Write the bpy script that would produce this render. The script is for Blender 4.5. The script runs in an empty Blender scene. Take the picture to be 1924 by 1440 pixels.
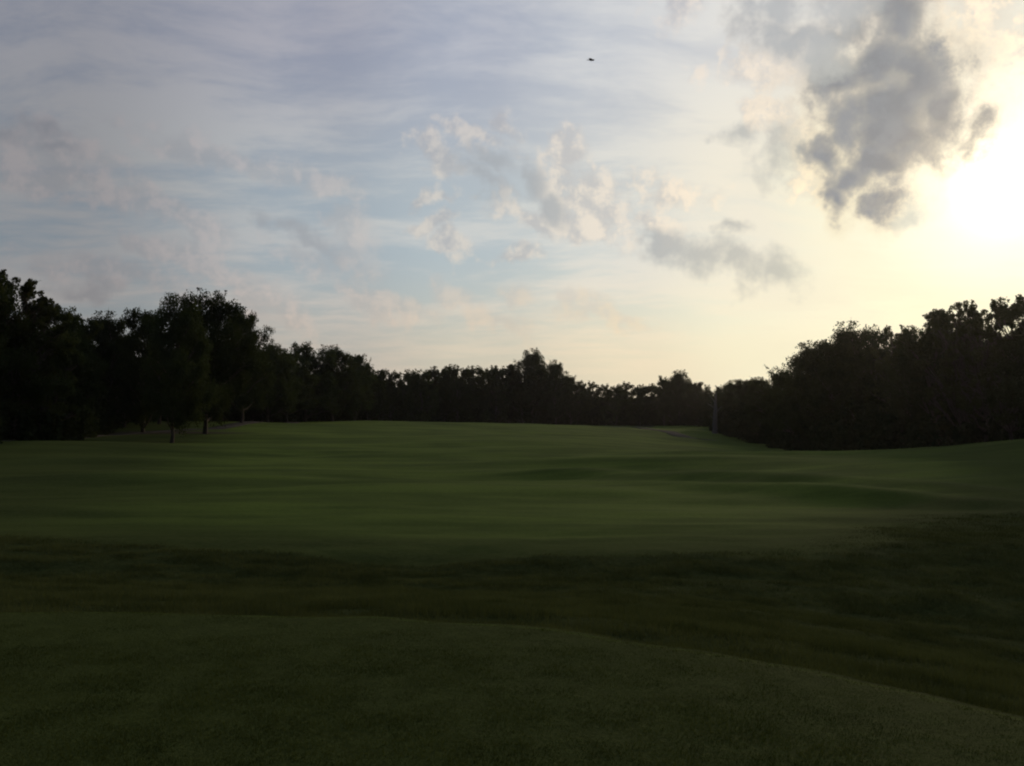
import bpy, math, random
import numpy as np
from mathutils import Vector

random.seed(7)
RNG = np.random.default_rng(7)
SC = bpy.context.scene
COL = SC.collection

# ------------------------------------------------------------------ camera
EYE = 3.1                       # eye height above the fairway; the tee is 1.5 m up
FPX, PW, PH = 1870.0, 1924.0, 1440.0
PITCH = math.atan(55.0 / FPX)
cam_data = bpy.data.cameras.new("camera")
cam = bpy.data.objects.new("camera", cam_data)
COL.objects.link(cam)
cam_data.sensor_width = 36.0
cam_data.lens = 36.0 * FPX / PW
cam_data.clip_start = 0.1
cam_data.clip_end = 6000.0
cam.location = (0, 0, EYE)
cam.rotation_euler = (math.radians(90) + PITCH, 0, 0)
SC.camera = cam


def ray(px, py):
    """direction of the line of sight that the photograph has at px, py"""
    x, u = (px - PW / 2) / FPX, (PH / 2 - py) / FPX
    c, s = math.cos(PITCH), math.sin(PITCH)
    return Vector((x, c - u * s, s + u * c)).normalized()


def azel(px, py):
    d = ray(px, py)
    return math.degrees(math.atan2(d.x, d.y)), math.degrees(math.asin(d.z))


# ------------------------------------------------------------------ render settings
SC.view_settings.view_transform = 'Standard'
SC.view_settings.look = 'None'
SC.view_settings.exposure = 0.0
SC.view_settings.gamma = 1.0
SC.view_settings.use_curve_mapping = False
SC.cycles.filter_width = 2.1
SC.cycles.max_bounces = 5
SC.cycles.diffuse_bounces = 2
SC.cycles.transparent_max_bounces = 4
SC.cycles.volume_bounces = 0
SC.cycles.use_denoising = True

# ------------------------------------------------------------------ sun
SUN_AZ, SUN_EL = azel(1885, 345)
sd = bpy.data.lights.new("sun", 'SUN')
sd.energy = 1.5
sd.angle = math.radians(11)
sd.color = (1.0, 0.74, 0.48)
sun = bpy.data.objects.new("sun", sd)
COL.objects.link(sun)
sdir = ray(1885, 345)
sun.rotation_euler = sdir.to_track_quat('Z', 'Y').to_euler()

# ------------------------------------------------------------------ sky
world = bpy.data.worlds.new("World")
SC.world = world
world.use_nodes = True
world.cycles.sampling_method = 'MANUAL'
world.cycles.sample_map_resolution = 512
WT = world.node_tree
WT.nodes.clear()


class E:
    """tiny expression wrapper for node sockets"""
    tree = None

    def __init__(self, s):
        self.s = s

    @staticmethod
    def _in(sock, v):
        if isinstance(v, E):
            E.tree.links.new(v.s, sock)
        else:
            sock.default_value = v

    def _m(op, *a, clamp=False):
        n = E.tree.nodes.new('ShaderNodeMath')
        n.operation = op
        n.use_clamp = clamp
        for i, v in enumerate(a):
            E._in(n.inputs[i], v)
        return E(n.outputs[0])

    def __add__(s, o): return E._m('ADD', s, o)
    def __radd__(s, o): return E._m('ADD', o, s)
    def __sub__(s, o): return E._m('SUBTRACT', s, o)
    def __rsub__(s, o): return E._m('SUBTRACT', o, s)
    def __mul__(s, o): return E._m('MULTIPLY', s, o)
    def __rmul__(s, o): return E._m('MULTIPLY', o, s)
    def __truediv__(s, o): return E._m('DIVIDE', s, o)
    def __rtruediv__(s, o): return E._m('DIVIDE', o, s)


def vm(op, a, b=None, out=0):
    n = E.tree.nodes.new('ShaderNodeVectorMath')
    n.operation = op
    E._in(n.inputs[0], a)
    if b is not None:
        if op == 'SCALE':
            E._in(n.inputs['Scale'], b)
        else:
            E._in(n.inputs[1], b)
    return E(n.outputs[out])


def smooth(v, a, b, lo=0.0, hi=1.0):
    n = E.tree.nodes.new('ShaderNodeMapRange')
    n.interpolation_type = 'SMOOTHSTEP'
    E._in(n.inputs[0], v)
    n.inputs[1].default_value = a
    n.inputs[2].default_value = b
    n.inputs[3].default_value = lo
    n.inputs[4].default_value = hi
    return E(n.outputs[0])


def ramp(v, stops, interp='LINEAR'):
    n = E.tree.nodes.new('ShaderNodeValToRGB')
    cr = n.color_ramp
    cr.interpolation = interp
    while len(cr.elements) < len(stops):
        cr.elements.new(0.5)
    for e, (p, c) in zip(cr.elements, stops):
        e.position = p
        e.color = (c[0], c[1], c[2], 1)
    E._in(n.inputs[0], v)
    return E(n.outputs[0])


def mix(f, a, b, mode='MIX'):
    n = E.tree.nodes.new('ShaderNodeMix')
    n.data_type = 'RGBA'
    n.blend_type = mode
    n.clamp_factor = True
    E._in(n.inputs[0], f)
    for i, v in ((6, a), (7, b)):
        if not isinstance(v, E):
            v = (v[0], v[1], v[2], 1)
        E._in(n.inputs[i], v)
    return E(n.outputs[2])


def noise(vec, scale, detail=4, rough=0.55, dist=0.0, out=0):
    n = E.tree.nodes.new('ShaderNodeTexNoise')
    E._in(n.inputs['Vector'], vec)
    n.inputs['Scale'].default_value = scale
    n.inputs['Detail'].default_value = detail
    n.inputs['Roughness'].default_value = rough
    n.inputs['Distortion'].default_value = dist
    return E(n.outputs[out])


def xyz(x, y, z):
    n = E.tree.nodes.new('ShaderNodeCombineXYZ')
    for i, v in enumerate((x, y, z)):
        E._in(n.inputs[i], v)
    return E(n.outputs[0])


def sep(v):
    n = E.tree.nodes.new('ShaderNodeSeparateXYZ')
    E._in(n.inputs[0], v)
    return [E(o) for o in n.outputs]


def build_sky():
    E.tree = WT
    N = WT.nodes
    tc = N.new('ShaderNodeTexCoord')
    d = vm('NORMALIZE', E(tc.outputs['Generated']))
    dx, dy, dz = sep(d)
    R2D = 180 / math.pi
    az = E._m('ARCTAN2', dx, dy) * R2D
    el = E._m('ARCSINE', dz) * R2D
    g = E._m('ARCCOSINE', vm('DOT_PRODUCT', d, tuple(sdir), out=1)) * R2D   # degrees away from the sun

    # --- the clear and veiled sky: three bands of height over the angle to the sun
    def gr(stops):
        # stored at half value: 1.0 in the ramp is 2.0 in the sky
        return ramp(g / 120.0, [(a / 120.0, [c * 0.5 for c in col]) for a, col in stops], 'EASE')
    low = gr([(0, (1.4, 1.32, 0.9)), (7, (1.0, 0.95, 0.64)), (10, (0.95, 0.87, 0.62)), (15, (0.91, 0.84, 0.60)), (21, (0.84, 0.73, 0.53)),
              (29, (0.67, 0.60, 0.47)), (37, (0.53, 0.475, 0.41)), (49, (0.33, 0.315, 0.305)), (75, (0.17, 0.16, 0.17)), (120, (0.10, 0.10, 0.125))])
    mid = gr([(0, (1.5, 1.42, 1.05)), (4, (1.06, 1.0, 0.78)), (8, (0.95, 0.90, 0.69)), (13, (0.82, 0.785, 0.67)), (20, (0.66, 0.67, 0.64)),
              (29, (0.52, 0.555, 0.57)), (37, (0.42, 0.452, 0.48)), (50, (0.255, 0.27, 0.295)), (75, (0.15, 0.17, 0.21)), (120, (0.09, 0.105, 0.14))])
    top = gr([(0, (1.5, 1.5, 1.35)), (8, (0.92, 0.88, 0.74)), (13, (0.74, 0.74, 0.71)), (22, (0.57, 0.60, 0.64)), (29, (0.44, 0.47, 0.545)),
              (37, (0.345, 0.36, 0.43)), (50, (0.255, 0.268, 0.315)), (80, (0.15, 0.18, 0.24)), (120, (0.09, 0.11, 0.155))])
    base = mix(smooth(el, 2.0, 10.0), low, mid)
    base = mix(smooth(el, 12.0, 21.0), base, top)
    base = vm('SCALE', base, 1.9)
    glow = E._m('EXPONENT', (g * -0.6)) * 1.0
    base = vm('ADD', base, vm('SCALE', (1.0, 0.93, 0.72), glow))

    # --- high thin veil, drawn out by perspective
    inv = 1.0 / (E._m('MAXIMUM', dz, 0.0) + 0.16)
    wide = noise(d, 2.3, 3, 0.5, out=1)
    P = xyz(dx * inv, dy * inv, 0.0)
    P = vm('ADD', P, vm('SCALE', wide, 0.45))
    mp = N.new('ShaderNodeMapping')
    mp.inputs['Rotation'].default_value = (0, 0, math.radians(-14))
    mp.inputs['Scale'].default_value = (0.75, 1.5, 1.0)
    WT.links.new(P.s, mp.inputs[0])
    Pm = E(mp.outputs[0])
    c1 = noise(Pm, 1.5, 10, 0.62, 0.12)
    c2 = noise(Pm, 5.0, 7, 0.62, 0.3)
    veil = smooth(c1 * 0.74 + c2 * 0.26, 0.41, 0.58)
    streak_on = smooth(el, 1.0, 7.0, 0.25, 1.0) * smooth(g, 6.0, 20.0, 0.35, 1.0)

    sky = N.new('ShaderNodeTexSky')
    sky.sky_type = 'NISHITA'
    sky.sun_disc = False
    sky.sun_elevation = math.radians(SUN_EL)
    sky.sun_rotation = math.radians(SUN_AZ)
    sky.air_density = 1.0
    sky.dust_density = 1.5
    nis = vm('SCALE', E(sky.outputs[0]), 0.10)          # background strength 0.1 on the physical sky
    gap = vm('MULTIPLY', base, mix(smooth(el, 7.0, 18.0), (0.80, 0.91, 0.99), (0.85, 0.88, 0.95)))
    gap = mix(0.10, gap, nis)
    wh = vm('MULTIPLY', base, (1.20, 1.16, 1.11))
    body = mix(veil, gap, wh)
    body = mix(streak_on, base, body)

    # --- clouds: soft groups of puffs, edges broken up by noise
    w1 = noise(d, 9.0, 3, 0.5, out=1)
    w2 = noise(d, 30.0, 3, 0.55, out=1)
    a2 = xyz(az, el, 0.0)
    a2 = vm('ADD', a2, vm('SCALE', vm('SUBTRACT', w1, (0.5, 0.5, 0.5)), 4.2))
    a2 = vm('ADD', a2, vm('SCALE', vm('SUBTRACT', w2, (0.5, 0.5, 0.5)), 2.2))
    fluff = noise(d, 30.0, 8, 0.60, 0.1)
    toward = tuple(Vector((0.0, 0.0, 0.0)) + Vector((0.004, 0.0, -0.004)))
    fluff_s = noise(vm('ADD', d, (0.012, -0.004, 0.003)), 30.0, 8, 0.60, 0.1)
    relief = (fluff - fluff_s) * 3.4

    ax, ay, _ = sep(a2)
    chain = [None]

    def field(blobs):
        """blobs: px, py, half width px, half height px, tilt deg (+ = falls to the right)"""
        acc = None
        for (px, py, rx, ry, tilt, *weak) in blobs:
            a, e = azel(px, py)
            mpn = N.new('ShaderNodeMapping')
            mpn.vector_type = 'TEXTURE'
            mpn.inputs['Location'].default_value = (a, e, 0)
            mpn.inputs['Rotation'].default_value = (0, 0, math.radians(-tilt))
            k = 30.5
            mpn.inputs['Scale'].default_value = (rx / k, ry / k, 60.0)
            # each step waits for the last one, which keeps the shader's working set small
            v = a2 if chain[0] is None else xyz(ax, ay, chain[0] * 1e-5)
            WT.links.new(v.s, mpn.inputs[0])
            ln = vm('LENGTH', E(mpn.outputs[0]), out=1)
            if weak:
                ln = ln + weak[0]
            if acc is None:
                acc = ln
            else:
                n = N.new('ShaderNodeMath')
                n.operation = 'SMOOTH_MIN'
                E._in(n.inputs[0], acc)
                E._in(n.inputs[1], ln)
                n.inputs[2].default_value = 0.35
                acc = E(n.outputs[0])
            chain[0] = acc
        return 1.0 - acc

    # faint far cloudlets, pinkish grey
    fp = field(PINK) + (fluff - 0.5) * 3.0 + 0.22
    ap = smooth(fp, -0.15, 0.95) * 0.66
    lit = mix(smooth(g, 18, 45), (1.16, 1.05, 0.93), (1.36, 1.18, 1.10))
    pcol = vm('MULTIPLY', base, lit)
    pcol = mix(smooth(relief, -0.35, 0.5), vm('MULTIPLY', base, (0.99, 0.96, 0.95)), pcol)
    body = mix(ap, body, pcol)

    # sunlit cream cumulus
    fl = field(LIT) + (fluff - 0.5) * 3.4 + 0.22
    al = smooth(fl, -0.10, 0.80) * 0.85
    lcol = vm('MULTIPLY', base, (1.36, 1.20, 1.06))
    lcol = mix(smooth(relief, -0.35, 0.40), vm('MULTIPLY', base, (0.92, 0.88, 0.88)), lcol)
    body = mix(al, body, lcol)

    # grey bodies seen from their shaded side
    lumps = noise(d, 13.0, 4, 0.55)
    fg = field(GREY)
    fd = fg + (fluff - 0.5) * smooth(fg, 0.15, 0.65, 3.0, 0.8) + (lumps - 0.5) * 0.6 + 0.30
    ad = smooth(fd, -0.60, 0.85)
    thick = smooth(fd, 0.0, 1.15)
    rim = vm('MULTIPLY', base, (1.02, 0.94, 0.87))
    tone = smooth(g, 8.0, 34.0)
    core = mix(tone, (0.300, 0.306, 0.315), (0.300, 0.308, 0.33))
    core = mix(smooth(g, 2.0, 8.0), (0.42, 0.385, 0.34), core)
    core = mix(smooth(relief + (c2 - 0.5), -0.5, 0.6), vm('SCALE', core, 0.94), vm('SCALE', core, 1.07))
    dcol = mix(thick, rim, core)
    body = mix(ad, body, dcol)

    # small far grey ones are paler: the air in front of them is bright
    fs = field(SOFT) + (fluff - 0.5) * 3.0 + 0.2
    as_ = smooth(fs, -0.25, 1.15) * 0.88
    scol = vm('MULTIPLY', base, mix(smooth(g, 14, 40), (0.68, 0.70, 0.745), (0.88, 0.87, 0.88)))
    body = mix(as_, body, scol)

    # dark ground colour below the horizon
    body = mix(smooth(el, -3.0, -0.3), (0.05, 0.055, 0.04), body)
    body = vm('SCALE', body, 10.0)
    bg = N.new('ShaderNodeBackground')
    bg.inputs['Strength'].default_value = 0.1
    WT.links.new(body.s, bg.inputs[0])
    out = N.new('ShaderNodeOutputWorld')
    WT.links.new(bg.outputs[0], out.inputs[0])


GREY = [
    (1700, -60, 75, 90, 0), (1690, 40, 62, 66, 0), (1648, 120, 112, 56, 0), (1640, 190, 112, 66, 5), (1712, 160, 66, 90, 0),
    (1680, 255, 100, 58, 10), (1650, 310, 66, 38, 0), (1755, 210, 34, 52, 0), (1575, 140, 52, 46, 20), (1680, 200, 100, 80, 0), (1805, 250, 80, 44, -25, 0.45), (1850, 215, 60, 44, -40, 0.62),
    (1578, 285, 34, 46, 0), (1584, 365, 24, 48, 0), (1650, 380, 70, 50, 15, 0.40), (1610, 335, 50, 30, 0), (1600, 60, 90, 50, 0, 0.45), (1480, 60, 110, 50, 10, 0.45),
    # beyond the frame the big cloud goes on upward
    (1740, -230, 160, 120, 10), (1880, -420, 300, 150, 20),
]
SOFT = [
    (1320, 468, 58, 30, 12), (1375, 485, 50, 24, 5), (1442, 500, 55, 36, 15), (1270, 440, 40, 18, 20), (1355, 425, 46, 14, 0),
    (1000, 335, 36, 34, 20), (1050, 388, 46, 24, 35), (925, 310, 42, 20, 15), (900, 345, 70, 22, 25),
    (525, 440, 76, 20, 20), (590, 470, 70, 20, 28), (85, 250, 44, 16, 8, 0.3), (115, 285, 40, 14, 0, 0.4),
    (15, 250, 40, 16, 20, 0.3), (1470, 290, 50, 50, 60), (1400, 250, 40, 18, 0), (1720, 412, 20, 22, 0),
    (150, 545, 60, 14, 15), (1555, 20, 90, 26, 0), (1470, 60, 90, 34, 8), (1450, 15, 60, 30, 0), (1530, 90, 60, 34, 20),
]
LIT = [
    (1068, 285, 34, 44, 0, -0.1), (1060, 335, 56, 40, 0), (1120, 365, 60, 40, 10, -0.1), (1115, 365, 76, 42, 10), (1150, 405, 66, 36, 20), (1085, 420, 72, 28, 15),
    (940, 235, 24, 38, 80), (890, 265, 66, 22, 10), (812, 368, 16, 34, 75), (830, 410, 18, 34, 60), (865, 452, 44, 20, 45),
    (1270, 20, 40, 60, 60), (1475, 235, 80, 34, 30), (1470, 120, 110, 40, 10), (1590, 30, 80, 36, 0), (1230, 400, 80, 30, 20, 0.35),
    (1260, 350, 130, 36, 12, 0.45), (935, 365, 40, 14, 25), (1000, 420, 80, 22, 20), (960, 500, 70, 22, 0), (1600, 225, 70, 26, 15), (1545, 270, 60, 30, 30),
    (1830, 60, 60, 90, 0), (1900, 120, 60, 60, 0), (1840, 160, 50, 60, 0), (1540, 340, 60, 40, 0), (820, 310, 50, 24, 40),
]
PINK = [
    (300, 480, 70, 20, 27), (375, 510, 84, 26, 28), (450, 555, 70, 30, 45), (330, 400, 80, 22, 35), (385, 450, 44, 26, 50),
    (675, 430, 30, 44, 90), (690, 485, 40, 40, 60), (650, 450, 50, 30, 60), (150, 290, 22, 52, 100), (120, 330, 120, 20, 10),
    (740, 572, 80, 20, 20), (855, 570, 34, 20, 40), (975, 560, 36, 20, 0), (1075, 575, 60, 20, 10), (920, 605, 70, 18, 20),
    (540, 600, 80, 34, 40), (240, 380, 90, 22, 10), (560, 500, 80, 20, 20), (200, 520, 130, 30, 15), (60, 270, 140, 36, 8),
    (1150, 610, 80, 16, 10), (620, 360, 80, 18, 0), (430, 300, 160, 26, 12),
]
build_sky()

# ------------------------------------------------------------------ materials


def new_mat(name):
    m = bpy.data.materials.new(name)
    m.use_nodes = True
    m.node_tree.nodes.clear()
    E.tree = m.node_tree
    return m


def finish(m, shader):
    o = m.node_tree.nodes.new('ShaderNodeOutputMaterial')
    m.node_tree.links.new(shader, o.inputs[0])


def principled(m, color, rough=0.8, spec=0.2, normal=None):
    p = m.node_tree.nodes.new('ShaderNodeBsdfPrincipled')
    E._in(p.inputs['Base Color'], color if isinstance(color, E) else (*color, 1))
    p.inputs['Roughness'].default_value = rough
    p.inputs['Specular IOR Level'].default_value = spec
    if normal is not None:
        m.node_tree.links.new(normal.s, p.inputs['Normal'])
    return p


def bump(h, strength, dist):
    b = E.tree.nodes.new('ShaderNodeBump')
    b.inputs['Strength'].default_value = strength
    b.inputs['Distance'].default_value = dist
    E._in(b.inputs['Height'], h)
    return E(b.outputs[0])


def geo_pos():
    return E(E.tree.nodes.new('ShaderNodeNewGeometry').outputs['Position'])


def attr(name):
    n = E.tree.nodes.new('ShaderNodeAttribute')
    n.attribute_name = name
    return E(n.outputs['Fac'])


def obj_random():
    return E(E.tree.nodes.new('ShaderNodeObjectInfo').outputs['Random'])


def ground_mat():
    m = new_mat("turf")
    p = geo_pos()
    rough_a, tee_a, bare_a = attr("rough"), attr("tee"), attr("bare")
    big = noise(p, 0.045, 4, 0.6)
    midn = noise(vm('MULTIPLY', p, (0.20, 1.0, 1.0)), 0.42, 7, 0.68)
    fine = noise(p, 7.0, 5, 0.7)
    tiny = noise(p, 60.0, 3, 0.7)
    fair = mix(smooth(big * 0.4 + midn * 0.6, 0.39, 0.61), FAIR_A, FAIR_B)
    ruf = mix(smooth(midn * 0.4 + fine * 0.6, 0.36, 0.64), ROUGH_A, ROUGH_B)
    tee = mix(smooth(midn * 0.3 + tiny * 0.7, 0.3, 0.7), TEE_A, TEE_B)
    col = mix(smooth(rough_a + (fine - 0.5) * 0.4, 0.05, 0.85), fair, ruf)
    col = mix(smooth(tee_a, 0.4, 0.6), col, tee)
    col = mix(smooth(bare_a + (fine - 0.5) * 0.6, 0.3, 0.7), col, (0.060, 0.050, 0.036))
    col = mix(smooth(fine * 0.5 + tiny * 0.5, 0.3, 0.7, 0, 1), vm('SCALE', col, 0.80), vm('SCALE', col, 1.2))
    h = fine * 0.6 + tiny * 0.25
    nr = bump(h, 0.7, 0.06)
    pr = E.tree.nodes.new('ShaderNodeBsdfDiffuse')
    E._in(pr.inputs['Color'], col)
    E._in(pr.inputs['Normal'], nr)
    pr.inputs['Roughness'].default_value = 0.6
    pb = principled(m, col, 0.85, 0.10, nr)
    ms = E.tree.nodes.new('ShaderNodeMixShader')
    E._in(ms.inputs[0], smooth(rough_a, 0.0, 1.0, 0.28, 0.08) * smooth(tee_a, 0.0, 1.0, 1.0, 0.7))
    m.node_tree.links.new(pr.outputs[0], ms.inputs[1])
    m.node_tree.links.new(pb.outputs[0], ms.inputs[2])
    finish(m, ms.outputs[0])
    return m


def leafy(name, c1, c2, trans, scale=1.0, rand=0.25, clump=0.9):
    """leaf or blade: diffuse both sides with a share of light coming through"""
    m = new_mat(name)
    p = geo_pos()
    n1 = noise(p, clump, 3, 0.6)
    col = mix(smooth(n1, 0.35, 0.65), c1, c2)
    r = obj_random()
    col = vm('SCALE', col, (r - 0.5) * rand * 2 + 1.0)
    d = E.tree.nodes.new('ShaderNodeBsdfDiffuse')
    t = E.tree.nodes.new('ShaderNodeBsdfTranslucent')
    E._in(d.inputs[0], col)
    E._in(t.inputs[0], vm('MULTIPLY', col, (1.25, 1.25, 0.75)))
    s = E.tree.nodes.new('ShaderNodeMixShader')
    s.inputs[0].default_value = trans
    m.node_tree.links.new(d.outputs[0], s.inputs[1])
    m.node_tree.links.new(t.outputs[0], s.inputs[2])
    finish(m, s.outputs[0])
    return m


def bark_mat(name, c1, c2):
    m = new_mat(name)
    p = geo_pos()
    n1 = noise(vm('MULTIPLY', p, (1, 1, 0.2)), 9.0, 5, 0.7)
    col = mix(smooth(n1, 0.35, 0.65), c1, c2)
    finish(m, principled(m, col, 0.95, 0.1, bump(n1, 0.8, 0.04)).outputs[0])
    return m


FAIR_A, FAIR_B = (0.062, 0.093, 0.016), (0.124, 0.170, 0.030)
ROUGH_A, ROUGH_B = (0.042, 0.052, 0.016), (0.062, 0.074, 0.024)
TEE_A, TEE_B = (0.050, 0.064, 0.017), (0.072, 0.089, 0.023)
M_TURF = ground_mat()
M_ROUGH = leafy("rough_blade", (0.052, 0.064, 0.025), (0.088, 0.102, 0.041), 0.2, clump=1.3)
M_TEE = leafy("tee_blade", (0.040, 0.053, 0.016), (0.068, 0.086, 0.026), 0.30, clump=2.0)
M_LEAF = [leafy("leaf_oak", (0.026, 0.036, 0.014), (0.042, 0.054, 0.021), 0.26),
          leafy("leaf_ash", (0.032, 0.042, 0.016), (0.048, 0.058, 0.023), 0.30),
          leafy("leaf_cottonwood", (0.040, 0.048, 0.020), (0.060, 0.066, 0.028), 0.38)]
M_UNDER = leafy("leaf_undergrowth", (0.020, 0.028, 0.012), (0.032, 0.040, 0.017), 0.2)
M_BARK = bark_mat("bark", (0.050, 0.040, 0.030), (0.095, 0.080, 0.062))
M_PALE = bark_mat("pale_bark", (0.10, 0.094, 0.094), (0.14, 0.132, 0.132))

# ------------------------------------------------------------------ mesh helpers


def mesh_np(name, verts, faces, mat=None, smooth_sh=False, attrs=None):
    """verts (n,3), faces (m,k) as numpy arrays"""
    me = bpy.data.meshes.new(name)
    verts = np.ascontiguousarray(verts, dtype=np.float32)
    faces = np.ascontiguousarray(faces, dtype=np.int32)
    k = faces.shape[1]
    me.vertices.add(len(verts))
    me.vertices.foreach_set("co", verts.ravel())
    me.loops.add(faces.size)
    me.loops.foreach_set("vertex_index", faces.ravel())
    me.polygons.add(len(faces))
    me.polygons.foreach_set("loop_start", np.arange(0, faces.size, k, dtype=np.int32))
    me.polygons.foreach_set("loop_total", np.full(len(faces), k, dtype=np.int32))
    if smooth_sh:
        me.polygons.foreach_set("use_smooth", np.ones(len(faces), dtype=bool))
    if attrs:
        for an, av in attrs.items():
            a = me.attributes.new(an, 'FLOAT', 'POINT')
            a.data.foreach_set("value", np.ascontiguousarray(av, dtype=np.float32))
    me.update()
    me.validate()
    if mat:
        me.materials.append(mat)
    return me


def link(name, me, parent=None):
    o = bpy.data.objects.new(name, me)
    COL.objects.link(o)
    if parent:
        o.parent = parent
    return o


def tag(o, label=None, cat=None, group=None, kind=None):
    if label:
        o['label'] = label
    if cat:
        o['category'] = cat
    if group:
        o['group'] = group
    if kind:
        o['kind'] = kind
    return o


def vnoise(x, y, seed=0):
    """smooth lattice noise in [-1, 1]"""
    xi, yi = np.floor(x).astype(np.int64), np.floor(y).astype(np.int64)
    fx, fy = x - xi, y - yi
    fx, fy = fx * fx * fx * (fx * (fx * 6 - 15) + 10), fy * fy * fy * (fy * (fy * 6 - 15) + 10)

    def h(a, b):
        n = (a * 374761393 + b * 668265263 + seed * 1442695041) & 0x7fffffff
        n = (n ^ (n >> 13)) * 1274126177 & 0x7fffffff
        n = n ^ (n >> 16)
        return (n & 0xffff) / 32767.5 - 1.0
    a = h(xi, yi) * (1 - fx) + h(xi + 1, yi) * fx
    b = h(xi, yi + 1) * (1 - fx) + h(xi + 1, yi + 1) * fx
    return a * (1 - fy) + b * fy


def fbm(x, y, octv=4, seed=0, gain=0.5):
    t, amp = 0, 1.0
    for i in range(octv):
        t = t + amp * vnoise(x * 2 ** i + 13.7 * i, y * 2 ** i - 7.3 * i, seed + i)
        amp *= gain
    return t


def sstep(v, a, b):
    t = np.clip((v - a) / (b - a), 0, 1)
    return t * t * (3 - 2 * t)


# ------------------------------------------------------------------ terrain
TEE = np.array([(-12, 8.1), (-6, 8.05), (-3, 8.0), (-1.2, 7.85), (0.15, 7.5), (1.1, 6.9), (1.85, 6.25), (2.65, 5.2), (3.25, 4.0),
                (3.7, 2.5), (4.0, 0.0), (4.2, -9.0), (-12, -9.0)], dtype=float)


def tee_dist(x, y):
    """signed distance to the tee outline, negative on the tee"""
    x, y = np.asarray(x, float), np.asarray(y, float)
    best = np.full(x.shape, 1e9)
    inside = np.zeros(x.shape, bool)
    n = len(TEE)
    for i in range(n):
        ax, ay = TEE[i]
        bx, by = TEE[(i + 1) % n]
        ex, ey = bx - ax, by - ay
        t = np.clip(((x - ax) * ex + (y - ay) * ey) / (ex * ex + ey * ey), 0, 1)
        best = np.minimum(best, np.hypot(x - ax - t * ex, y - ay - t * ey))
        c = ((ay > y) != (by > y)) & (x < (bx - ax) * (y - ay) / ((by - ay) + 1e-12) + ax)
        inside ^= c
    return np.where(inside, -best, best) + 0.05 * vnoise(x / 0.5, y / 0.5, 77) + 0.12 * vnoise(x / 2.3, y / 2.3, 78)


BUMPS = [  # x, y, rx, ry, height, turn (deg)
    (40, 62, 13, 12, 1.35, 0), (56, 50, 16, 16, 1.2, 0),
    (18, 60, 9, 4, 0.45, -15), (27, 42, 8, 4, 0.40, -30), (-16, 44, 8, 3, 0.25, 8), (11, 43.5, 12, 1.7, 0.42, -38), (12, 36, 10, 1.3, 0.28, -36), (9, 57, 9, 3.0, 0.42, -8), (4, 50, 12, 1.4, 0.16, -12), (-6, 66, 14, 2.4, 0.22, 6), (16, 68, 12, 2.2, 0.26, -10), (22, 50, 10, 3, 0.35, -25),
    (-24, 59, 9, 2.2, 0.30, 4), (-40, 80, 16, 9, 0.60, 0), (-10, 50, 9, 2.4, 0.14, 5), (-14, 33, 8, 2.2, 0.16, 4), (-3, 38, 9, 2.0, 0.12, 0),
    (2, 92, 12, 4, 0.28, 0), (-18, 110, 26, 9, 0.35, 0), (-45, 140, 30, 20, 1.1, 0), (14, 78, 12, 4, 0.26, -8), (-30, 190, 50, 30, 1.2, 0),
    (11.5, 13, 6.5, 5.5, -0.65, 0), (17, 19, 8, 6, -0.25, 0), (30, 100, 14, 16, -0.6, -10), (38, 125, 18, 30, -1.1, -20), (45, 165, 24, 30, -1.4, -10),
    (38, 84, 8, 8, -0.8, 0), (-17, 22.5, 8, 2.5, 0.25, 0), (8.5, 24.5, 7, 2.4, 0.16, 3), (0, 22.3, 9, 1.8, 0.10, 0), (0, 290, 200, 30, -0.5, 0),
]


def terrain(x, y):
    x, y = np.asarray(x, float), np.asarray(y, float)
    d = tee_dist(x, y)
    s = 1 - sstep((np.maximum(d, 0) / 12.5) ** 0.9, 0, 1)
    r = np.hypot(x, y)
    k = sstep(d, 1.0, 14.0)
    z = 1.5 * s - 0.17 * sstep(d, 0.0, 0.9) * (1 - sstep(d, 3.0, 12.0))
    z = z + k * 0.20 * fbm(x / 20, y / 8, 4, 3) + sstep(r, 60, 200) * 0.4 * fbm(x / 70, y / 55, 3, 11)
    z = z + sstep(d, 0.05, 1.5) * 0.030 * fbm(x / 0.9, y / 0.7, 3, 21) * sstep(90 - r, 0, 60) * (1 - 0.8 * sstep(r, 20, 30))
    for bx, by, rx, ry, h, a in BUMPS:
        c, q = math.cos(math.radians(a)), math.sin(math.radians(a))
        u, v = (x - bx) * c + (y - by) * q, -(x - bx) * q + (y - by) * c
        z = z + 1.35 * h * np.exp(-(u / rx) ** 2 - (v / ry) ** 2)
    z = z + sstep(r, 450, 1300) * 6.0
    return z


def tz(x, y):
    return float(terrain(np.array([x]), np.array([y]))[0])


def fair_edge(x):
    """distance at which the mown fairway starts"""
    xs = [-40, -25, -14, -8, -3, 0, 3, 5.0, 6.5, 8.0, 10.0, 12.5, 16, 22, 40]
    ys = [40, 31, 25.6, 23.0, 21.1, 20.9, 21.1, 21.3, 21.9, 23.6, 26.6, 29.6, 32.0, 34, 38]
    return np.interp(x, xs, ys)


def long_grass(x, y):
    """0 on mown turf, 1 in the long grass; the border is tight ahead of the tee and fades over metres on the open side"""
    e = fair_edge(x) + 0.40 * fbm(x / 2.2, y / 1.2, 3, 5)
    f = 0.6 + 0.65 * np.clip(x - 4.0, 0, 5) + 0.10 * np.maximum(-x - 6, 0)
    return sstep(e - y, -f, f)


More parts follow.
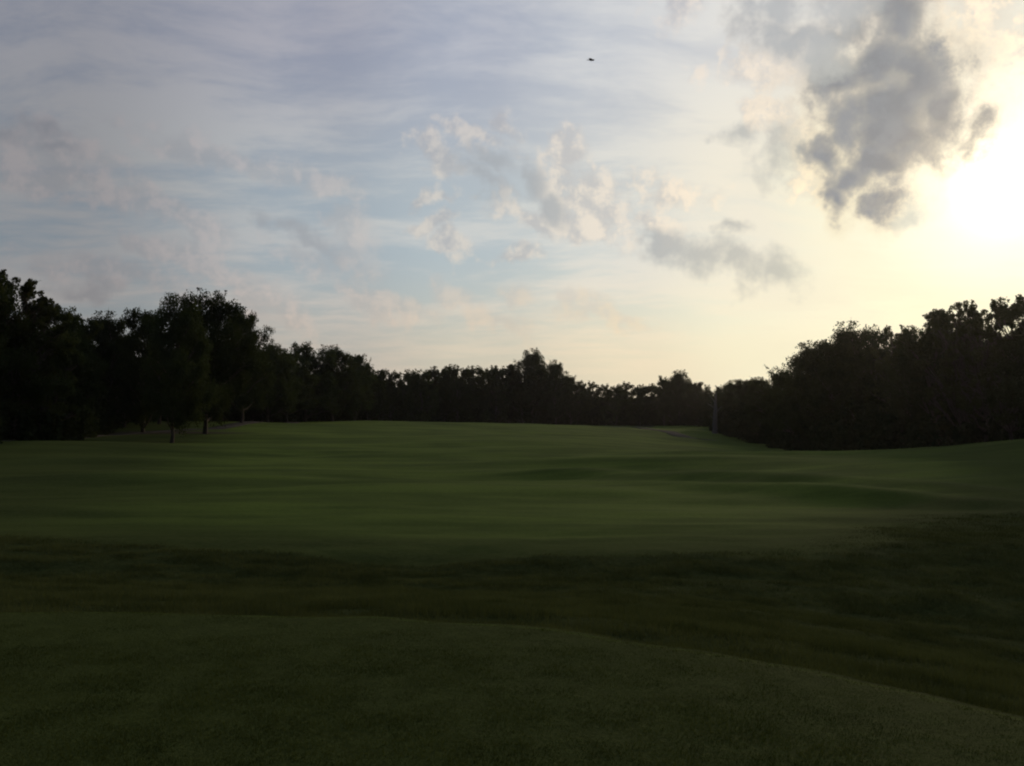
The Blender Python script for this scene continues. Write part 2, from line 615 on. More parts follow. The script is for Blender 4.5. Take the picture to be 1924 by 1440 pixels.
def rough_mask(x, y):
    d = tee_dist(x, y)
    m = long_grass(x, y) * sstep(d, 0.0, 0.25)
    # weaker rough colour that fades out from the long grass into the fairway
    e = fair_edge(x) + 0.8 * fbm(x / 5, y / 3, 2, 15)
    m = np.maximum(m, (0.62 - 0.04 * np.clip(y - e, 0, 10)) * sstep(e + 12 - y, 0, 11) * sstep(d, 0.0, 0.25))
    # rough colour along both sides of the fairway, stronger and softer on the left
    right = 10 + 0.30 * (y - 25) + 1.6 * fbm(x / 9, y / 12, 2, 8)
    m = np.maximum(m, 0.50 * sstep(x - right - 0.02 * y, -2.0, 6.0) * sstep(y, 20, 40))
    left = -9 - 0.27 * (y - 30) + 2.0 * fbm(x / 12, y / 9, 2, 18)
    m = np.maximum(m, 0.62 * sstep(left - x, -5.0, 9.0))
    # behind and beside the tee
    m = np.maximum(m, sstep(d, 0.0, 0.25) * (1 - sstep(y, 2, 8)))
    return m


def axis_pts(fine_lo, fine_hi, step, lo, hi, grow=1.045):
    pts = list(np.arange(fine_lo, fine_hi + 1e-6, step))
    s, v = step, pts[-1]
    while v < hi:
        s *= grow
        v += s
        pts.append(v)
    s, v, pre = step, pts[0], []
    while v > lo:
        s *= grow * 1.02
        v -= s
        pre.append(v)
    return np.array(pre[::-1] + pts)


def build_ground():
    xs = axis_pts(-12, 14, 0.14, -1400, 1400, 1.040)
    ys = axis_pts(3.5, 31, 0.13, -1400, 1500, 1.022)
    X, Y = np.meshgrid(xs, ys)
    Z = terrain(X, Y)
    nx, ny = len(xs), len(ys)
    V = np.stack([X.ravel(), Y.ravel(), Z.ravel()], 1)
    i = np.arange(nx - 1)[None, :] + nx * np.arange(ny - 1)[:, None]
    F = np.stack([i, i + 1, i + 1 + nx, i + nx], -1).reshape(-1, 4)
    r = rough_mask(X, Y).ravel()
    td = tee_dist(X, Y).ravel()
    t = 1 - sstep(td, -0.02, 0.16)
    xr, yr = X.ravel(), Y.ravel()
    bare = np.zeros_like(r)
    for bx, by, rx, ry, a in ((-41, 118, 13, 6, 0.8), (-52, 100, 12, 7, 0.6), (42, 160, 10, 10, 0.5)):
        bare = np.maximum(bare, a * np.exp(-((xr - bx) / rx) ** 2 - ((yr - by) / ry) ** 2))
    fx, fy = xr[F].mean(1), yr[F].mean(1)
    fd = tee_dist(fx, fy)
    is_tee = fd < 0
    half = 24 + 0.20 * np.maximum(fy - 25, 0)
    is_fair = (~is_tee) & (fy > fair_edge(fx)) & (fy < 330) & (np.abs(fx) < half)
    for name, msk in (("tee_box", is_tee), ("fairway", is_fair), ("rough_ground", ~(is_tee | is_fair))):
        f = F[msk]
        used, invf = np.unique(f.ravel(), return_inverse=True)
        me = mesh_np(name, V[used], invf.reshape(-1, 4), M_TURF, True,
                     {"rough": r[used], "tee": t[used], "bare": bare[used]})
        tag(link(name, me), kind='structure')


build_ground()

# ------------------------------------------------------------------ grass blades


def blades(name, x, y, h, w, mat, lean=0.5):
    n = len(x)
    z = terrain(x, y) - 0.004
    a = RNG.uniform(0, 2 * math.pi, n)
    la = RNG.uniform(0, 2 * math.pi, n)
    ln = np.abs(RNG.normal(0, lean, n)) * h
    dx, dy = np.cos(a) * w / 2, np.sin(a) * w / 2
    V = np.empty((n, 3, 3))
    V[:, 0] = np.stack([x - dx, y - dy, z], 1)
    V[:, 1] = np.stack([x + dx, y + dy, z], 1)
    V[:, 2] = np.stack([x + np.cos(la) * ln, y + np.sin(la) * ln, z + h], 1)
    F = np.arange(n * 3).reshape(-1, 3)
    return tag(link(name, mesh_np(name, V.reshape(-1, 3), F, mat)), kind='stuff')


def scatter_cone(n, y0, y1, spread, margin, power=1.0):
    """points over the strip of ground that lies ahead of the tee"""
    u = RNG.uniform(0, 1, n)
    y = (y0 ** (2 - power) + u * (y1 ** (2 - power) - y0 ** (2 - power))) ** (1 / (2 - power)) if power != 2 else y0 * (y1 / y0) ** u
    x = RNG.uniform(-1, 1, n) * (spread * y + margin)
    return x, y


def grow_grass():
    x, y = scatter_cone(470000, 3.0, 8.6, 0.56, 1.8, 0.6)
    k = tee_dist(x, y) < 0.10
    x, y = x[k], y[k]
    n = len(x)
    h = RNG.uniform(0.010, 0.022, n) * (0.5 + 0.5 * sstep(-tee_dist(x, y) + 0.3 * fbm(x, y, 2, 91), -0.1, 1.6)) * (1 + 0.4 * fbm(x / 0.25, y / 0.25, 2, 31))
    o = blades("mown_grass", x, y, h, RNG.uniform(0.003, 0.0055, n), M_TEE, 0.7)
    o['label'] = "short mown green turf of the tee"
    x, y = scatter_cone(1000000, 3.4, 31, 0.56, 4.0, 1.0)
    d = tee_dist(x, y)
    cl = fbm(x / 0.75, y / 0.38, 3, 41)
    be = long_grass(x, y)
    k = (d > 0.1) & (be > RNG.uniform(0.02, 1, len(x))) & (cl > RNG.uniform(-2.4, 0.3, len(x)))
    x, y, d, cl, be = x[k], y[k], d[k], cl[k], be[k]
    n = len(x)
    h = RNG.uniform(0.035, 0.085, n) * (1 + 0.65 * cl) * sstep(d, 0.12, 0.6) * (0.15 + 0.85 * be)
    h = np.maximum(h, 0.012)
    w = RNG.uniform(0.004, 0.008, n) * (0.7 + y / 18)
    o = blades("rough_grass", x, y, h, w, M_ROUGH, 0.6)
    o['label'] = "longer uncut grass on the bank below the tee"


grow_grass()

# ------------------------------------------------------------------ trees


def tube(path, radii, sides=7):
    P = np.array(path, float)
    n = len(P)
    V, F = [], []
    for i in range(n):
        a, b = P[max(i - 1, 0)], P[min(i + 1, n - 1)]
        t = (b - a) / (np.linalg.norm(b - a) + 1e-9)
        ref = np.array([0, 0, 1.0]) if abs(t[2]) < 0.9 else np.array([1.0, 0, 0])
        u = np.cross(t, ref)
        u /= np.linalg.norm(u)
        v = np.cross(t, u)
        for k in range(sides):
            ang = 2 * math.pi * k / sides
            V.append(P[i] + radii[i] * (math.cos(ang) * u + math.sin(ang) * v))
    for i in range(n - 1):
        for k in range(sides):
            k2 = (k + 1) % sides
            F.append((i * sides + k, i * sides + k2, (i + 1) * sides + k2, (i + 1) * sides + k))
    return np.array(V), np.array(F)


def join_parts(parts):
    V, F, off = [], [], 0
    for v, f in parts:
        V.append(v)
        F.append(f + off)
        off += len(v)
    return np.concatenate(V), np.concatenate(F)


def curve_path(rng, a, b, n, wob, lift):
    pts = []
    for i in range(n + 1):
        t = i / n
        p = a * (1 - t) + b * t
        p = p + np.array([0, 0, lift * math.sin(math.pi * t)])
        if 0 < i < n:
            p = p + rng.normal(0, wob, 3)
        pts.append(p)
    return pts


def leaf_quads(rng, C, size):
    """one rhombic leaf spray per centre"""
    n = len(C)
    a = rng.normal(0, 1, (n, 3))
    a /= np.linalg.norm(a, axis=1)[:, None]
    b = rng.normal(0, 1, (n, 3))
    b -= (a * b).sum(1)[:, None] * a
    b /= np.linalg.norm(b, axis=1)[:, None]
    s = (size * rng.uniform(0.6, 1.35, n))[:, None]
    V = np.empty((n, 4, 3))
    V[:, 0], V[:, 2] = C - a * s * 0.62, C + a * s * 0.62
    V[:, 1], V[:, 3] = C + b * s * 0.36, C - b * s * 0.36 + a * s * 0.08
    return V.reshape(-1, 3), np.arange(n * 4).reshape(-1, 4)


def grow_tree(seed, style):
    """meshes of a 10 m tree: trunk with limbs, crown of leaf sprays"""
    rng = np.random.default_rng(seed)
    H = 10.0
    st = dict(broad=dict(R=3.8, base=1.35, lobes=50, lr=(1.1, 1.65), leaves=52000, size=0.135, shoots=0),
              tall=dict(R=2.9, base=1.2, lobes=40, lr=(0.75, 1.2), leaves=32000, size=0.145, shoots=4),
              airy=dict(R=3.1, base=2.6, lobes=46, lr=(0.42, 0.85), leaves=19000, size=0.125, shoots=26),
              round=dict(R=3.7, base=0.8, lobes=38, lr=(1.0, 1.5), leaves=32000, size=0.155, shoots=0),
              far=dict(R=3.6, base=0.6, lobes=28, lr=(1.0, 1.5), leaves=15000, size=0.22, shoots=2),
              )[style]
    parts = []
    top = np.array([rng.normal(0, 0.35), rng.normal(0, 0.35), H * 0.74])
    tp = curve_path(rng, np.array([0, 0, -0.3]), top, 9, 0.09, 0)
    tp[0] = np.array([0, 0, -0.3])
    r0 = {'airy': 0.17, 'tall': 0.17}.get(style, 0.185)
    rad = [r0 * (1.5 if i == 0 else 1.12 if i == 1 else 1) * (1 - 0.085 * i) for i in range(10)]
    parts.append(tube(tp, rad, 9))
    cz = (st['base'] + H) / 2
    hz = (H - st['base']) / 2
    # lobes fill an egg whose widest part is a little under the middle
    lobes = []
    for i in range(st['lobes']):
        f = (i + 0.5) / st['lobes']
        ph = i * 2.39996 + rng.normal(0, 0.35)
        v = 1 - 2 * f + rng.normal(0, 0.06)
        v = max(-0.97, min(0.97, v))
        hr = (1 - abs(v) ** 2.5) ** 0.42
        k = rng.uniform(0.62, 0.92) if i % 4 else rng.uniform(0.1, 0.5)
        lump = 1 + 0.22 * math.sin(2 * ph + seed) + 0.16 * math.sin(5 * ph + 2.1 * seed)
        wz = 1.0 - 0.22 * v
        lr = rng.uniform(*st['lr']) * (0.9 if v > 0.5 else 1.0)
        c = np.array([math.cos(ph) * hr * st['R'] * k * lump * wz, math.sin(ph) * hr * st['R'] * k * lump * wz, cz + v * hz * (0.55 + 0.45 * k) - 0.2])
        c[2] = min(c[2], H - lr * 0.82)
        lobes.append((c, lr))
    mx = max(c[2] + r * 0.9 for c, r in lobes)
    lobes = [(c * np.array([1, 1, 1]) + np.array([0, 0, (H - mx) * (c[2] / H)]), r) for c, r in lobes]
    for j, (c, r) in enumerate(lobes):
        if j % 2 == 0 or style == 'airy':
            zt = min(max(c[2] - rng.uniform(0.8, 2.6), st['base'] * 0.8), H * 0.7)
            i = zt / (H * 0.74) * 9
            i0 = int(min(max(i, 0), 8))
            a = tp[i0] * (1 - (i - i0)) + tp[i0 + 1] * (i - i0)
            rr = 0.085 * (1.2 - zt / H)
            parts.append(tube(curve_path(rng, a, c, 4, 0.10, -0.12), [rr, rr * 0.8, rr * 0.6, rr * 0.42, 0.012], 5))
            for q in range(4):
                e = c + rng.normal(0, 0.5, 3) * r
                parts.append(tube([c * 0.5 + a * 0.5, (c + e) / 2 + rng.normal(0, .05, 3), e], [rr * 0.45, rr * 0.3, 0.008], 4))
    # clumps on each lobe, leaves on each clump
    C = []
    per = st['leaves'] / sum(r ** 2 for c, r in lobes)
    for c, r in lobes:
        nl = int(per * r * r)
        nc = max(7, int((13 if style == 'airy' else 24) * r))
        cd = rng.normal(0, 1, (nc, 3))
        cd /= np.linalg.norm(cd, axis=1)[:, None]
        cd[:, 2] = cd[:, 2] * 0.85 + 0.12
        cc = c + cd * r * rng.uniform(0.10, 0.92, (nc, 1))
        cr = r * rng.uniform(0.20, 0.42, nc)
        w = cr ** 2
        idx = rng.choice(nc, nl, p=w / w.sum())
        o = rng.normal(0, 1, (nl, 3))
        o /= np.linalg.norm(o, axis=1)[:, None]
        o *= (cr[idx] * rng.uniform(0.1, 1, nl) ** 0.45)[:, None]
        o[:, 2] *= 0.8
        C.append(cc[idx] + o)
    # loose shoots that break the outline
    for q in range(st['shoots'] + 10):
        c, r = lobes[rng.integers(len(lobes))]
        dr = np.array([rng.normal(0, 0.6), rng.normal(0, 0.6), rng.uniform(0.5, 1.3)])
        dr /= np.linalg.norm(dr)
        ln = r * rng.uniform(1.0, 1.45)
        m = 60 if style == 'airy' else 36
        t = rng.uniform(0.4, 1, m)
        C.append(c + dr * (ln * t)[:, None] + rng.normal(0, 0.10, (m, 3)) * (1.3 - t)[:, None] * 1.4)
        if style == 'airy':
            parts.append(tube([c, c + dr * ln * 0.5 + rng.normal(0, .03, 3), c + dr * ln], [0.028, 0.018, 0.006], 4))
    C = np.concatenate(C)
    C[:, 2] = np.minimum(C[:, 2], H)
    tv, tf = join_parts(parts)
    cv, cf = leaf_quads(rng, C, st['size'])
    mat = {'broad': 0, 'tall': 1, 'airy': 2, 'round': 0, 'far': 1}[style]
    trunk = mesh_np("trunk", tv, tf, M_BARK, True)
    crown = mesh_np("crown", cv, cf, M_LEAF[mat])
    return trunk, crown


VARIANTS = {}
for style, seeds in (('broad', (11, 12, 13)), ('tall', (21, 22, 23)), ('airy', (31, 32, 33)), ('round', (41, 42)), ('far', (51, 52, 53))):
    VARIANTS[style] = [grow_tree(s, style) for s in seeds]


def tree(name, x, y, h, w, style, var, turn, label, group=None, lean=0.0):
    tm, cm = VARIANTS[style][var % len(VARIANTS[style])]
    root = bpy.data.objects.new(name, None)
    COL.objects.link(root)
    root.empty_display_size = 1.0
    root.location = (x, y, tz(x, y) - 0.02)
    root.rotation_mode = 'ZYX'
    root.rotation_euler = (0, math.radians(lean), math.radians(turn))
    root.scale = (w / 10.0, w / 10.0, h / 10.0)
    tag(root, label, 'tree', group)
    link('trunk', tm, root)
    link('crown', cm, root)
    return root


def tree_px(px, topy, dist, style, var, label, group=None, wide=1.0, name='broadleaf_tree', turn=None, lean=0.0):
    """a tree `dist` metres away whose top shows at px, topy"""
    d = ray(px, topy)
    k = dist / d.y
    x = d.x * k
    top = EYE + d.z * k
    h = top - tz(x, dist)
    if turn is None:
        turn = random.uniform(0, 360)
    return tree(name, x, dist, h, h * wide, style, var, turn, label, group, lean)


G_L = 'trees of the dense wood west of the fairway'
G_F = 'trees of the far row closing the fairway'
G_R = 'trees of the wood on the sunset side'
# --- the three that stand free on the grass, trunks in view
tree_px(325, 541, 97, 'broad', 0, 'tall dark tree on the grass with double rounded top, first of three bare trunks', None, 0.60, 'shade_tree', 40, 3.0)
tree_px(388, 545, 113, 'broad', 1, 'tall dark tree with broad domed top, its thick trunk in the middle of three', None, 0.74, 'shade_tree', 60, 4.0)
tree_px(455, 577, 140, 'broad', 2, 'dark tree with thin short trunk standing behind the domed tree', None, 0.62, 'shade_tree', 10)
# --- wood on one side
L = [(-95, 470, 78, 'tall', 0, 1.0), (-40, 505, 84, 'broad', 0, 0.9), (30, 505, 86, 'airy', 0, 0.95), (88, 562, 90, 'tall', 1, 0.9), (120, 590, 98, 'round', 0, 0.8),
     (160, 588, 122, 'tall', 2, 0.85), (205, 585, 126, 'broad', 2, 0.75), (272, 575, 118, 'round', 1, 0.70), (60, 600, 110, 'round', 0, 1.0),
     (505, 640, 165, 'broad', 0, 1.0), (575, 640, 185, 'round', 0, 1.0), (625, 648, 190, 'broad', 1, 0.85), (668, 662, 200, 'round', 1, 0.9),
     (540, 655, 175, 'broad', 2, 0.9), (235, 625, 130, 'round', 1, 0.9), (350, 625, 150, 'round', 0, 1.1), (420, 640, 160, 'round', 1, 1.1), (475, 655, 170, 'broad', 1, 1.0),
     (0, 640, 100, 'round', 1, 1.0), (-150, 520, 90, 'broad', 2, 1.0), (300, 650, 135, 'broad', 2, 1.0), (690, 680, 215, 'round', 0, 0.9)]
LL = ['very tall dark tree rising past the edge of the wood, cut by the frame', 'dense dark tree behind the feathery one at the edge of the wood',
      'tall feathery tree with open twiggy top against the sky', 'tall dark tree with small notched top just below the feathery one', 'rounded dark tree filling the shoulder under the notched top',
      'slim upright tree with ragged top, in the dip of the wood', 'flat topped dark tree beside a small gap of sky', 'dark bushy tree that forms the shoulder before the double rounded top',
      None, 'dark tree stepping down from the domed tree to the distant trees', 'wide domed tree, highest of the distant group beyond the domed tree', 'broad dark tree on the slope of the distant group',
      'small rounded tree ending the distant group where the long level row begins', None, None, None, None, None, None, None, None, None]
for (px, ty, D, s, v, w), lb in zip(L, LL):
    tree_px(px, ty, D, s, v, lb or 'dark tree buried in the dense wood behind the three bare trunks', G_L if lb is None else None, w)
# --- far row
rr = random.Random(5)
px = 640.0
while px < 1360:
    lvl = np.interp(px, [640, 700, 760, 860, 960, 1040, 1085, 1160, 1250, 1300, 1335, 1360], [690, 693, 690, 686, 687, 700, 716, 718, 714, 716, 734, 728])
    D = np.interp(px, [640, 900, 1100, 1330], [225, 262, 272, 250]) + rr.uniform(-8, 8)
    tree_px(px, lvl + rr.uniform(-4, 6), D, 'far', rr.randrange(3), 'dark tree of even height in the far row closing the fairway', G_F, rr.uniform(0.75, 1.0))
    px += rr.uniform(19, 30)
for px, ty, D, s, v, w, lb in [
        (1000, 655, 262, 'broad', 1, 0.70, 'domed dark tree standing highest above the far row'),
        (1045, 676, 258, 'broad', 2, 0.58, 'smaller narrow tree right beside the highest one of the far row'),
        (1072, 703, 262, 'round', 0, 0.70, 'low tree where the far row steps down after its highest pair'),
        (1275, 695, 246, 'broad', 1, 0.72, 'single rounded tree standing above the low end of the far row'),
        (1248, 704, 250, 'tall', 0, 0.5, 'narrow tree tops just before the single rounded tree'),
        (1312, 716, 240, 'round', 1, 0.8, 'low sloping tree that ends the far row at the notch of sky'),
        (960, 681, 262, 'tall', 1, 0.6, 'narrow tree touching the highest tree of the far row')]:
    tree_px(px, ty, D, s, v, lb, None, w)
# --- wood on the sunset side
Rr = [(1352, 722, 205, 'round', 0, .8, 'small tree just past the notch of sky'), (1378, 714, 190, 'broad', 1, .9, 'second low tree past the notch, a little taller'),
      (1402, 710, 178, 'round', 1, .9, None), (1430, 708, 165, 'broad', 2, .9, None), (1462, 694, 150, 'round', 0, .9, 'rounded tree on the low slope before the wood jumps up'),
      (1490, 688, 140, 'broad', 0, .8, None), (1525, 640, 122, 'broad', 1, .85, 'bulging dark tree where the wood jumps up in a step'),
      (1560, 634, 118, 'round', 1, .85, None), (1600, 604, 110, 'broad', 2, .72, 'tree with first rounded peak of the climbing wood'),
      (1643, 608, 106, 'round', 0, .68, 'tree with second rounded peak beside the first'), (1690, 612, 100, 'airy', 1, .8, 'thin leaved tree with sky showing between its twigs'),
      (1728, 603, 94, 'broad', 0, .70, 'dense low domed tree under the tall feathery ones'), (1762, 572, 90, 'tall', 1, .75, 'upright tree that starts the tall feathery group'),
      (1808, 556, 86, 'airy', 2, .78, 'tallest feathery tree with loose twigs catching the sunset'), (1850, 566, 84, 'airy', 0, .8, 'feathery tree between the tallest and the edge of the frame'),
      (1895, 560, 82, 'airy', 1, .85, 'feathery tree near the edge of the frame in the sunset glow'), (1945, 552, 78, 'tall', 2, .9, 'tall tree cut by the edge of the frame under the sun'),
      (2010, 530, 76, 'broad', 0, .9, None), (1785, 612, 94, 'round', 1, .9, None), (1830, 625, 92, 'broad', 1, 1., None), (1880, 618, 90, 'round', 0, 1., None),
      (1670, 650, 108, 'broad', 0, 1., None), (1580, 665, 120, 'round', 1, 1., None), (1930, 620, 86, 'broad', 2, 1., None), (1740, 650, 100, 'broad', 2, 1., None)]
for px, ty, D, s, v, w, lb in Rr:
    tree_px(px, ty, D, s, v, lb or 'brown black tree within the wood on the sunset side', G_R if lb is None else None, w)

# ------------------------------------------------------------------ undergrowth that closes the woods to the ground


def undergrowth(name, line, n, depth, label):
    """line: (px, dist, height m) stations along the edge of a wood"""
    rng = np.random.default_rng(len(line) * 17 + n)
    ln = np.array(line, float)
    X = (ln[:, 0] - PW / 2) / FPX * ln[:, 1]
    Y, Hh = ln[:, 1], ln[:, 2]
    seg = np.r_[0, np.cumsum(np.hypot(np.diff(X), np.diff(Y)))]
    nb = int(seg[-1] / 0.8)
    s = rng.uniform(0, seg[-1], nb)
    back = rng.uniform(0, 1, nb) ** 1.5 * depth
    x, y, h = np.interp(s, seg, X), np.interp(s, seg, Y), np.interp(s, seg, Hh)
    nrm = np.hypot(x, y)
    x, y = x * (1 + back / nrm), y * (1 + back / nrm)
    h = h * (0.35 + 0.65 * np.clip(back / depth * 1.6, 0, 1)) * (1 + 0.25 * fbm(s / 7, back / 5, 3, 9))
    r = rng.uniform(0.8, 1.9, nb)
    idx = rng.integers(0, nb, n)
    u = rng.uniform(0, 1, n)
    o = rng.normal(0, 1, (n, 3))
    o /= np.linalg.norm(o, axis=1)[:, None]
    o *= (r[idx] * rng.uniform(0.2, 1, n) ** 0.5)[:, None]
    C = np.stack([x[idx] + o[:, 0], y[idx] + o[:, 1], u * np.maximum(h[idx] - 0.6, 0.4) + o[:, 2] * 0.6], 1)
    C[:, 2] = np.maximum(C[:, 2], 0.05) + terrain(C[:, 0], C[:, 1])
    V, F = leaf_quads(rng, C, 0.42)
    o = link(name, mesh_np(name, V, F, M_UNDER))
    tag(o, label, kind='stuff')


undergrowth('undergrowth', [(-190, 70, 8), (0, 79, 8), (90, 85, 7), (160, 106, 7), (230, 140, 8), (330, 155, 9), (440, 165, 8), (540, 180, 9), (640, 200, 9), (700, 225, 9)],
            60000, 18, 'dark brush under the trees of the wood')
undergrowth('undergrowth', [(640, 228, 8), (800, 250, 9.5), (960, 258, 9.5), (1100, 262, 8), (1240, 250, 7.5), (1335, 232, 6)],
            30000, 16, 'dark brush under the far row of trees')
undergrowth('undergrowth', [(1340, 190, 6), (1400, 165, 6.5), (1460, 138, 6.5), (1520, 116, 6.5), (1600, 100, 7), (1680, 90, 7), (1760, 84, 7.5), (1850, 80, 7.5), (1960, 76, 8), (2080, 72, 8)],
            44000, 14, 'dark brush under the wood on the sunset side')

def woods(name, line, depth, label):
    """the closed mass of a wood behind its edge trees: a lumpy body with a real back and top"""
    ln = np.array(line, float)
    X = (ln[:, 0] - PW / 2) / FPX * ln[:, 1]
    Y, Hh = ln[:, 1], ln[:, 2]
    seg = np.r_[0, np.cumsum(np.hypot(np.diff(X), np.diff(Y)))]
    s = np.linspace(0, seg[-1], int(seg[-1] / 0.7))
    x, y, h = np.interp(s, seg, X), np.interp(s, seg, Y), np.interp(s, seg, Hh)
    n = np.hypot(x, y)
    ux, uy = x / n, y / n
    rows = []
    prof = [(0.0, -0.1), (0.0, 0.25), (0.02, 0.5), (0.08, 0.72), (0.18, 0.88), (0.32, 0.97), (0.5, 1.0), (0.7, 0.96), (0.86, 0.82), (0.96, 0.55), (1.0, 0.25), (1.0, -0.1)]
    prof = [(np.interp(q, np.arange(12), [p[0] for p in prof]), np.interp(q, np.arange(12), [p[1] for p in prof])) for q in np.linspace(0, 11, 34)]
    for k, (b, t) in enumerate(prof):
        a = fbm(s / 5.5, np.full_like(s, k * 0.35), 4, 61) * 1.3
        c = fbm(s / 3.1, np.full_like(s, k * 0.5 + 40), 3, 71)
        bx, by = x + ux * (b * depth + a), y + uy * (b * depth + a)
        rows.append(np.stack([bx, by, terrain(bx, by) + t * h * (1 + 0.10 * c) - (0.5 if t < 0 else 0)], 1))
    V = np.stack(rows, 1).reshape(-1, 3)
    m = len(prof)
    i = np.arange(len(s) - 1)[:, None] * m + np.arange(m - 1)[None, :]
    F = np.stack([i, i + 1, i + 1 + m, i + m], -1).reshape(-1, 4)
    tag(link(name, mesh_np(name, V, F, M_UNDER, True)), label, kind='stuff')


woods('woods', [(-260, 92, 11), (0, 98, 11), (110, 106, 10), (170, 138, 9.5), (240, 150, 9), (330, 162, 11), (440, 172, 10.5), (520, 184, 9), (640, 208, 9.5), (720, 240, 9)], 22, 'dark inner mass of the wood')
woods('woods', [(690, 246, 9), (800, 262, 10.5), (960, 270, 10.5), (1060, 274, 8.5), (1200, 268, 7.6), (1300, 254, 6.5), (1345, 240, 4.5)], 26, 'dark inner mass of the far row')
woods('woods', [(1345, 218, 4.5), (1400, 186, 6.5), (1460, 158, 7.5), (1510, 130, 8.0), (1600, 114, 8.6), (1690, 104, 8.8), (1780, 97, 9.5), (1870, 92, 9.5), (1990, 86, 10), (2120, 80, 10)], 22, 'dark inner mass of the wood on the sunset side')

# ------------------------------------------------------------------ cart paths


def path(name, pts, width, label):
    """pts: (px, dist) along the centre"""
    P = [((px - PW / 2) / FPX * D, D) for px, D in pts]
    X, Y = np.array(P).T
    seg = np.r_[0, np.cumsum(np.hypot(np.diff(X), np.diff(Y)))]
    s = np.arange(0, seg[-1], 0.8)
    k = np.ones(9) / 9
    x, y = np.interp(s, seg, X), np.interp(s, seg, Y)
    xp, yp = np.convolve(np.pad(x, 4, 'edge'), k, 'valid'), np.convolve(np.pad(y, 4, 'edge'), k, 'valid')
    tx, ty = np.gradient(xp), np.gradient(yp)
    l = np.hypot(tx, ty) + 1e-9
    nx, ny = -ty / l, tx / l
    rows = []
    for off, dz in ((-width / 2, -0.15), (-width / 2, 0.045), (-width / 6, 0.07), (width / 6, 0.07), (width / 2, 0.045), (width / 2, -0.15)):
        a, b = xp + nx * off, yp + ny * off
        rows.append(np.stack([a, b, terrain(xp, yp) * 0.3 + terrain(a, b) * 0.7 + dz], 1))
    V = np.stack(rows, 1).reshape(-1, 3)
    n, m = len(s), 6
    i = np.arange(n - 1)[:, None] * m + np.arange(m - 1)[None, :]
    F = np.stack([i, i + 1, i + 1 + m, i + m], -1).reshape(-1, 4)
    mt = new_mat("path_" + str(len(pts)))
    nn = noise(geo_pos(), 1.4, 6, 0.65)
    finish(mt, principled(mt, mix(smooth(nn, .35, .65), (0.036, 0.034, 0.030), (0.060, 0.055, 0.048)), 0.95, 0.02, bump(nn, .4, .02)).outputs[0])
    tag(link(name, mesh_np(name, V, F, mt)), label, kind='structure')


path('cart_path', [(-60, 78), (120, 100), (190, 112), (300, 121), (420, 131), (500, 150), (560, 175)], 2.6, 'grey brown cart path passing behind the bare trunks')
path('cart_path', [(1130, 228), (1230, 190), (1290, 160), (1345, 150), (1420, 160)], 3.0, 'grey cart path curling into the hollow by the notch')
path('cart_path', [(1010, 250), (1070, 243), (1150, 243), (1240, 236)], 2.6, 'pale strip of path below the far row')

# ------------------------------------------------------------------ pale dead trunk at the notch


def dead_trunk():
    rng = np.random.default_rng(77)
    D = 186.0
    d = ray(1343, 737)
    x = d.x * D / d.y
    z0 = tz(x, D)
    h = EYE + d.z * D / d.y - z0
    root = bpy.data.objects.new('dead_tree', None)
    COL.objects.link(root)
    root.location = (x, D, z0)
    tag(root, 'pale bare trunk standing in the notch between far row and wood', 'tree')
    pth = curve_path(rng, np.array([0, 0, -0.3]), np.array([0.25, 0, h]), 8, 0.06, 0)
    V, F = tube(pth, [0.60, 0.50, 0.46, 0.42, 0.38, 0.33, 0.26, 0.17, 0.05], 9)
    link('trunk', mesh_np('trunk', V, F, M_PALE, True), root)
    for k in range(5):
        a = pth[3 + k % 5]
        e = a + np.array([rng.normal(0, 0.9), rng.normal(0, 0.9), rng.uniform(0.6, 1.6)])
        V, F = tube(curve_path(rng, a, e, 3, 0.06, 0), [0.10, 0.07, 0.05, 0.015], 5)
        link('branch', mesh_np('branch', V, F, M_PALE, True), root)


dead_trunk()

# ------------------------------------------------------------------ bird


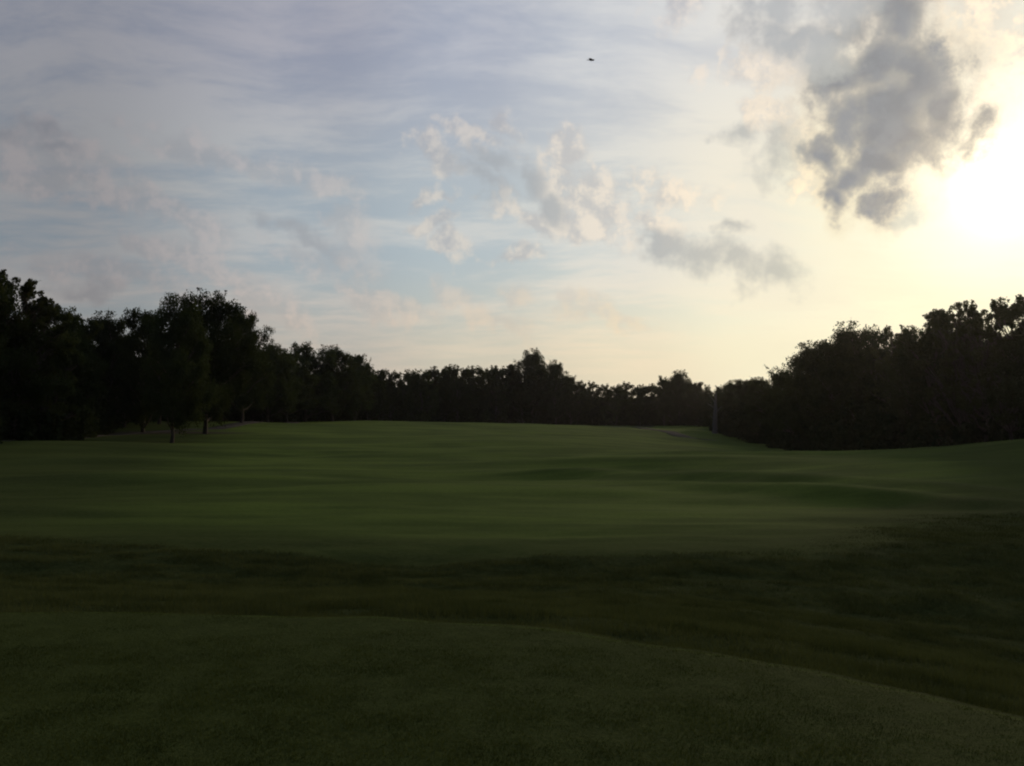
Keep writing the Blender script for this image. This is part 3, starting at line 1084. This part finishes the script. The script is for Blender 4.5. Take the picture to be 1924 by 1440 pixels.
def bird():
    D = 40.0
    d = ray(1111, 113)
    k = D / d.y
    root = bpy.data.objects.new('bird', None)
    COL.objects.link(root)
    root.location = (d.x * k, D, EYE + d.z * k)
    root.rotation_euler = (math.radians(8), math.radians(-6), math.radians(58))
    tag(root, 'tiny dark bird gliding high in the pale sky', 'bird')
    mt = new_mat('feather')
    n = noise(geo_pos(), 30, 3, .6)
    finish(mt, principled(mt, mix(n, (0.02, 0.018, 0.018), (0.05, 0.045, 0.04)), 0.7, 0.2).outputs[0])
    # body: beak, head, chest, rump, fanned tail as one lofted skin
    st = [(-.15, .004, .003, .004), (-.13, .012, .011, .004), (-.11, .024, .023, .003), (-.09, .021, .021, .0), (-.05, .036, .034, -.004),
          (0, .042, .038, -.006), (.06, .032, .027, -.002), (.11, .016, .013, .002), (.14, .03, .007, .004), (.20, .05, .004, .005)]
    V, F = [], []
    ns = 10
    for y, rx, rz, cz in st:
        for q in range(ns):
            a = 2 * math.pi * q / ns
            V.append((math.cos(a) * rx, y, cz + math.sin(a) * rz))
    for i in range(len(st) - 1):
        for q in range(ns):
            F.append((i * ns + q, i * ns + (q + 1) % ns, (i + 1) * ns + (q + 1) % ns, (i + 1) * ns + q))
    F.append((0, 1, 2, 3)); F.append((90, 91, 92, 93))
    link('body', mesh_np('body', np.array(V), np.array(F), mt, True), root)
    for s in (-1, 1):
        V, F = [], []
        secs = [(.02, -.06, .07, .010, .008), (.08, -.075, .065, .030, .007), (.14, -.06, .055, .036, .005), (.20, -.03, .055, .026, .003), (.245, .02, .05, .012, .002)]
        for x, y0, y1, z, t in secs:
            V += [(s * x, y0, z), (s * x, (y0 + y1) / 2, z + t), (s * x, y1, z - .004), (s * x, (y0 + y1) / 2, z - t)]
        for i in range(len(secs) - 1):
            for q in range(4):
                F.append((i * 4 + q, i * 4 + (q + 1) % 4, (i + 1) * 4 + (q + 1) % 4, (i + 1) * 4 + q))
        F.append((16, 17, 18, 19))
        link('wing', mesh_np('wing', np.array(V), np.array(F), mt, False), root)


bird()


# ------------------------------------------------------------------ evening air


def haze():
    m = bpy.data.materials.new('air')
    m.use_nodes = True
    t = m.node_tree
    t.nodes.clear()
    v = t.nodes.new('ShaderNodeVolumePrincipled')
    v.inputs['Color'].default_value = (0.92, 0.94, 1.0, 1)
    v.inputs['Density'].default_value = HAZE_DENSITY
    v.inputs['Anisotropy'].default_value = 0.80
    o = t.nodes.new('ShaderNodeOutputMaterial')
    t.links.new(v.outputs[0], o.inputs['Volume'])
    x0, x1, y0, y1, z0, z1 = -1600, 1600, -1600, 1700, -4.5, 36
    V = [(x, y, z) for z in (z0, z1) for x, y in ((x0, y0), (x1, y0), (x1, y1), (x0, y1))]
    F = [(0, 3, 2, 1), (4, 5, 6, 7), (0, 1, 5, 4), (1, 2, 6, 5), (2, 3, 7, 6), (3, 0, 4, 7)]
    tag(link('haze', mesh_np('haze', np.array(V, float), np.array(F), m)), 'thin evening haze over the course', kind='stuff')


HAZE_DENSITY = 0.00005
haze()
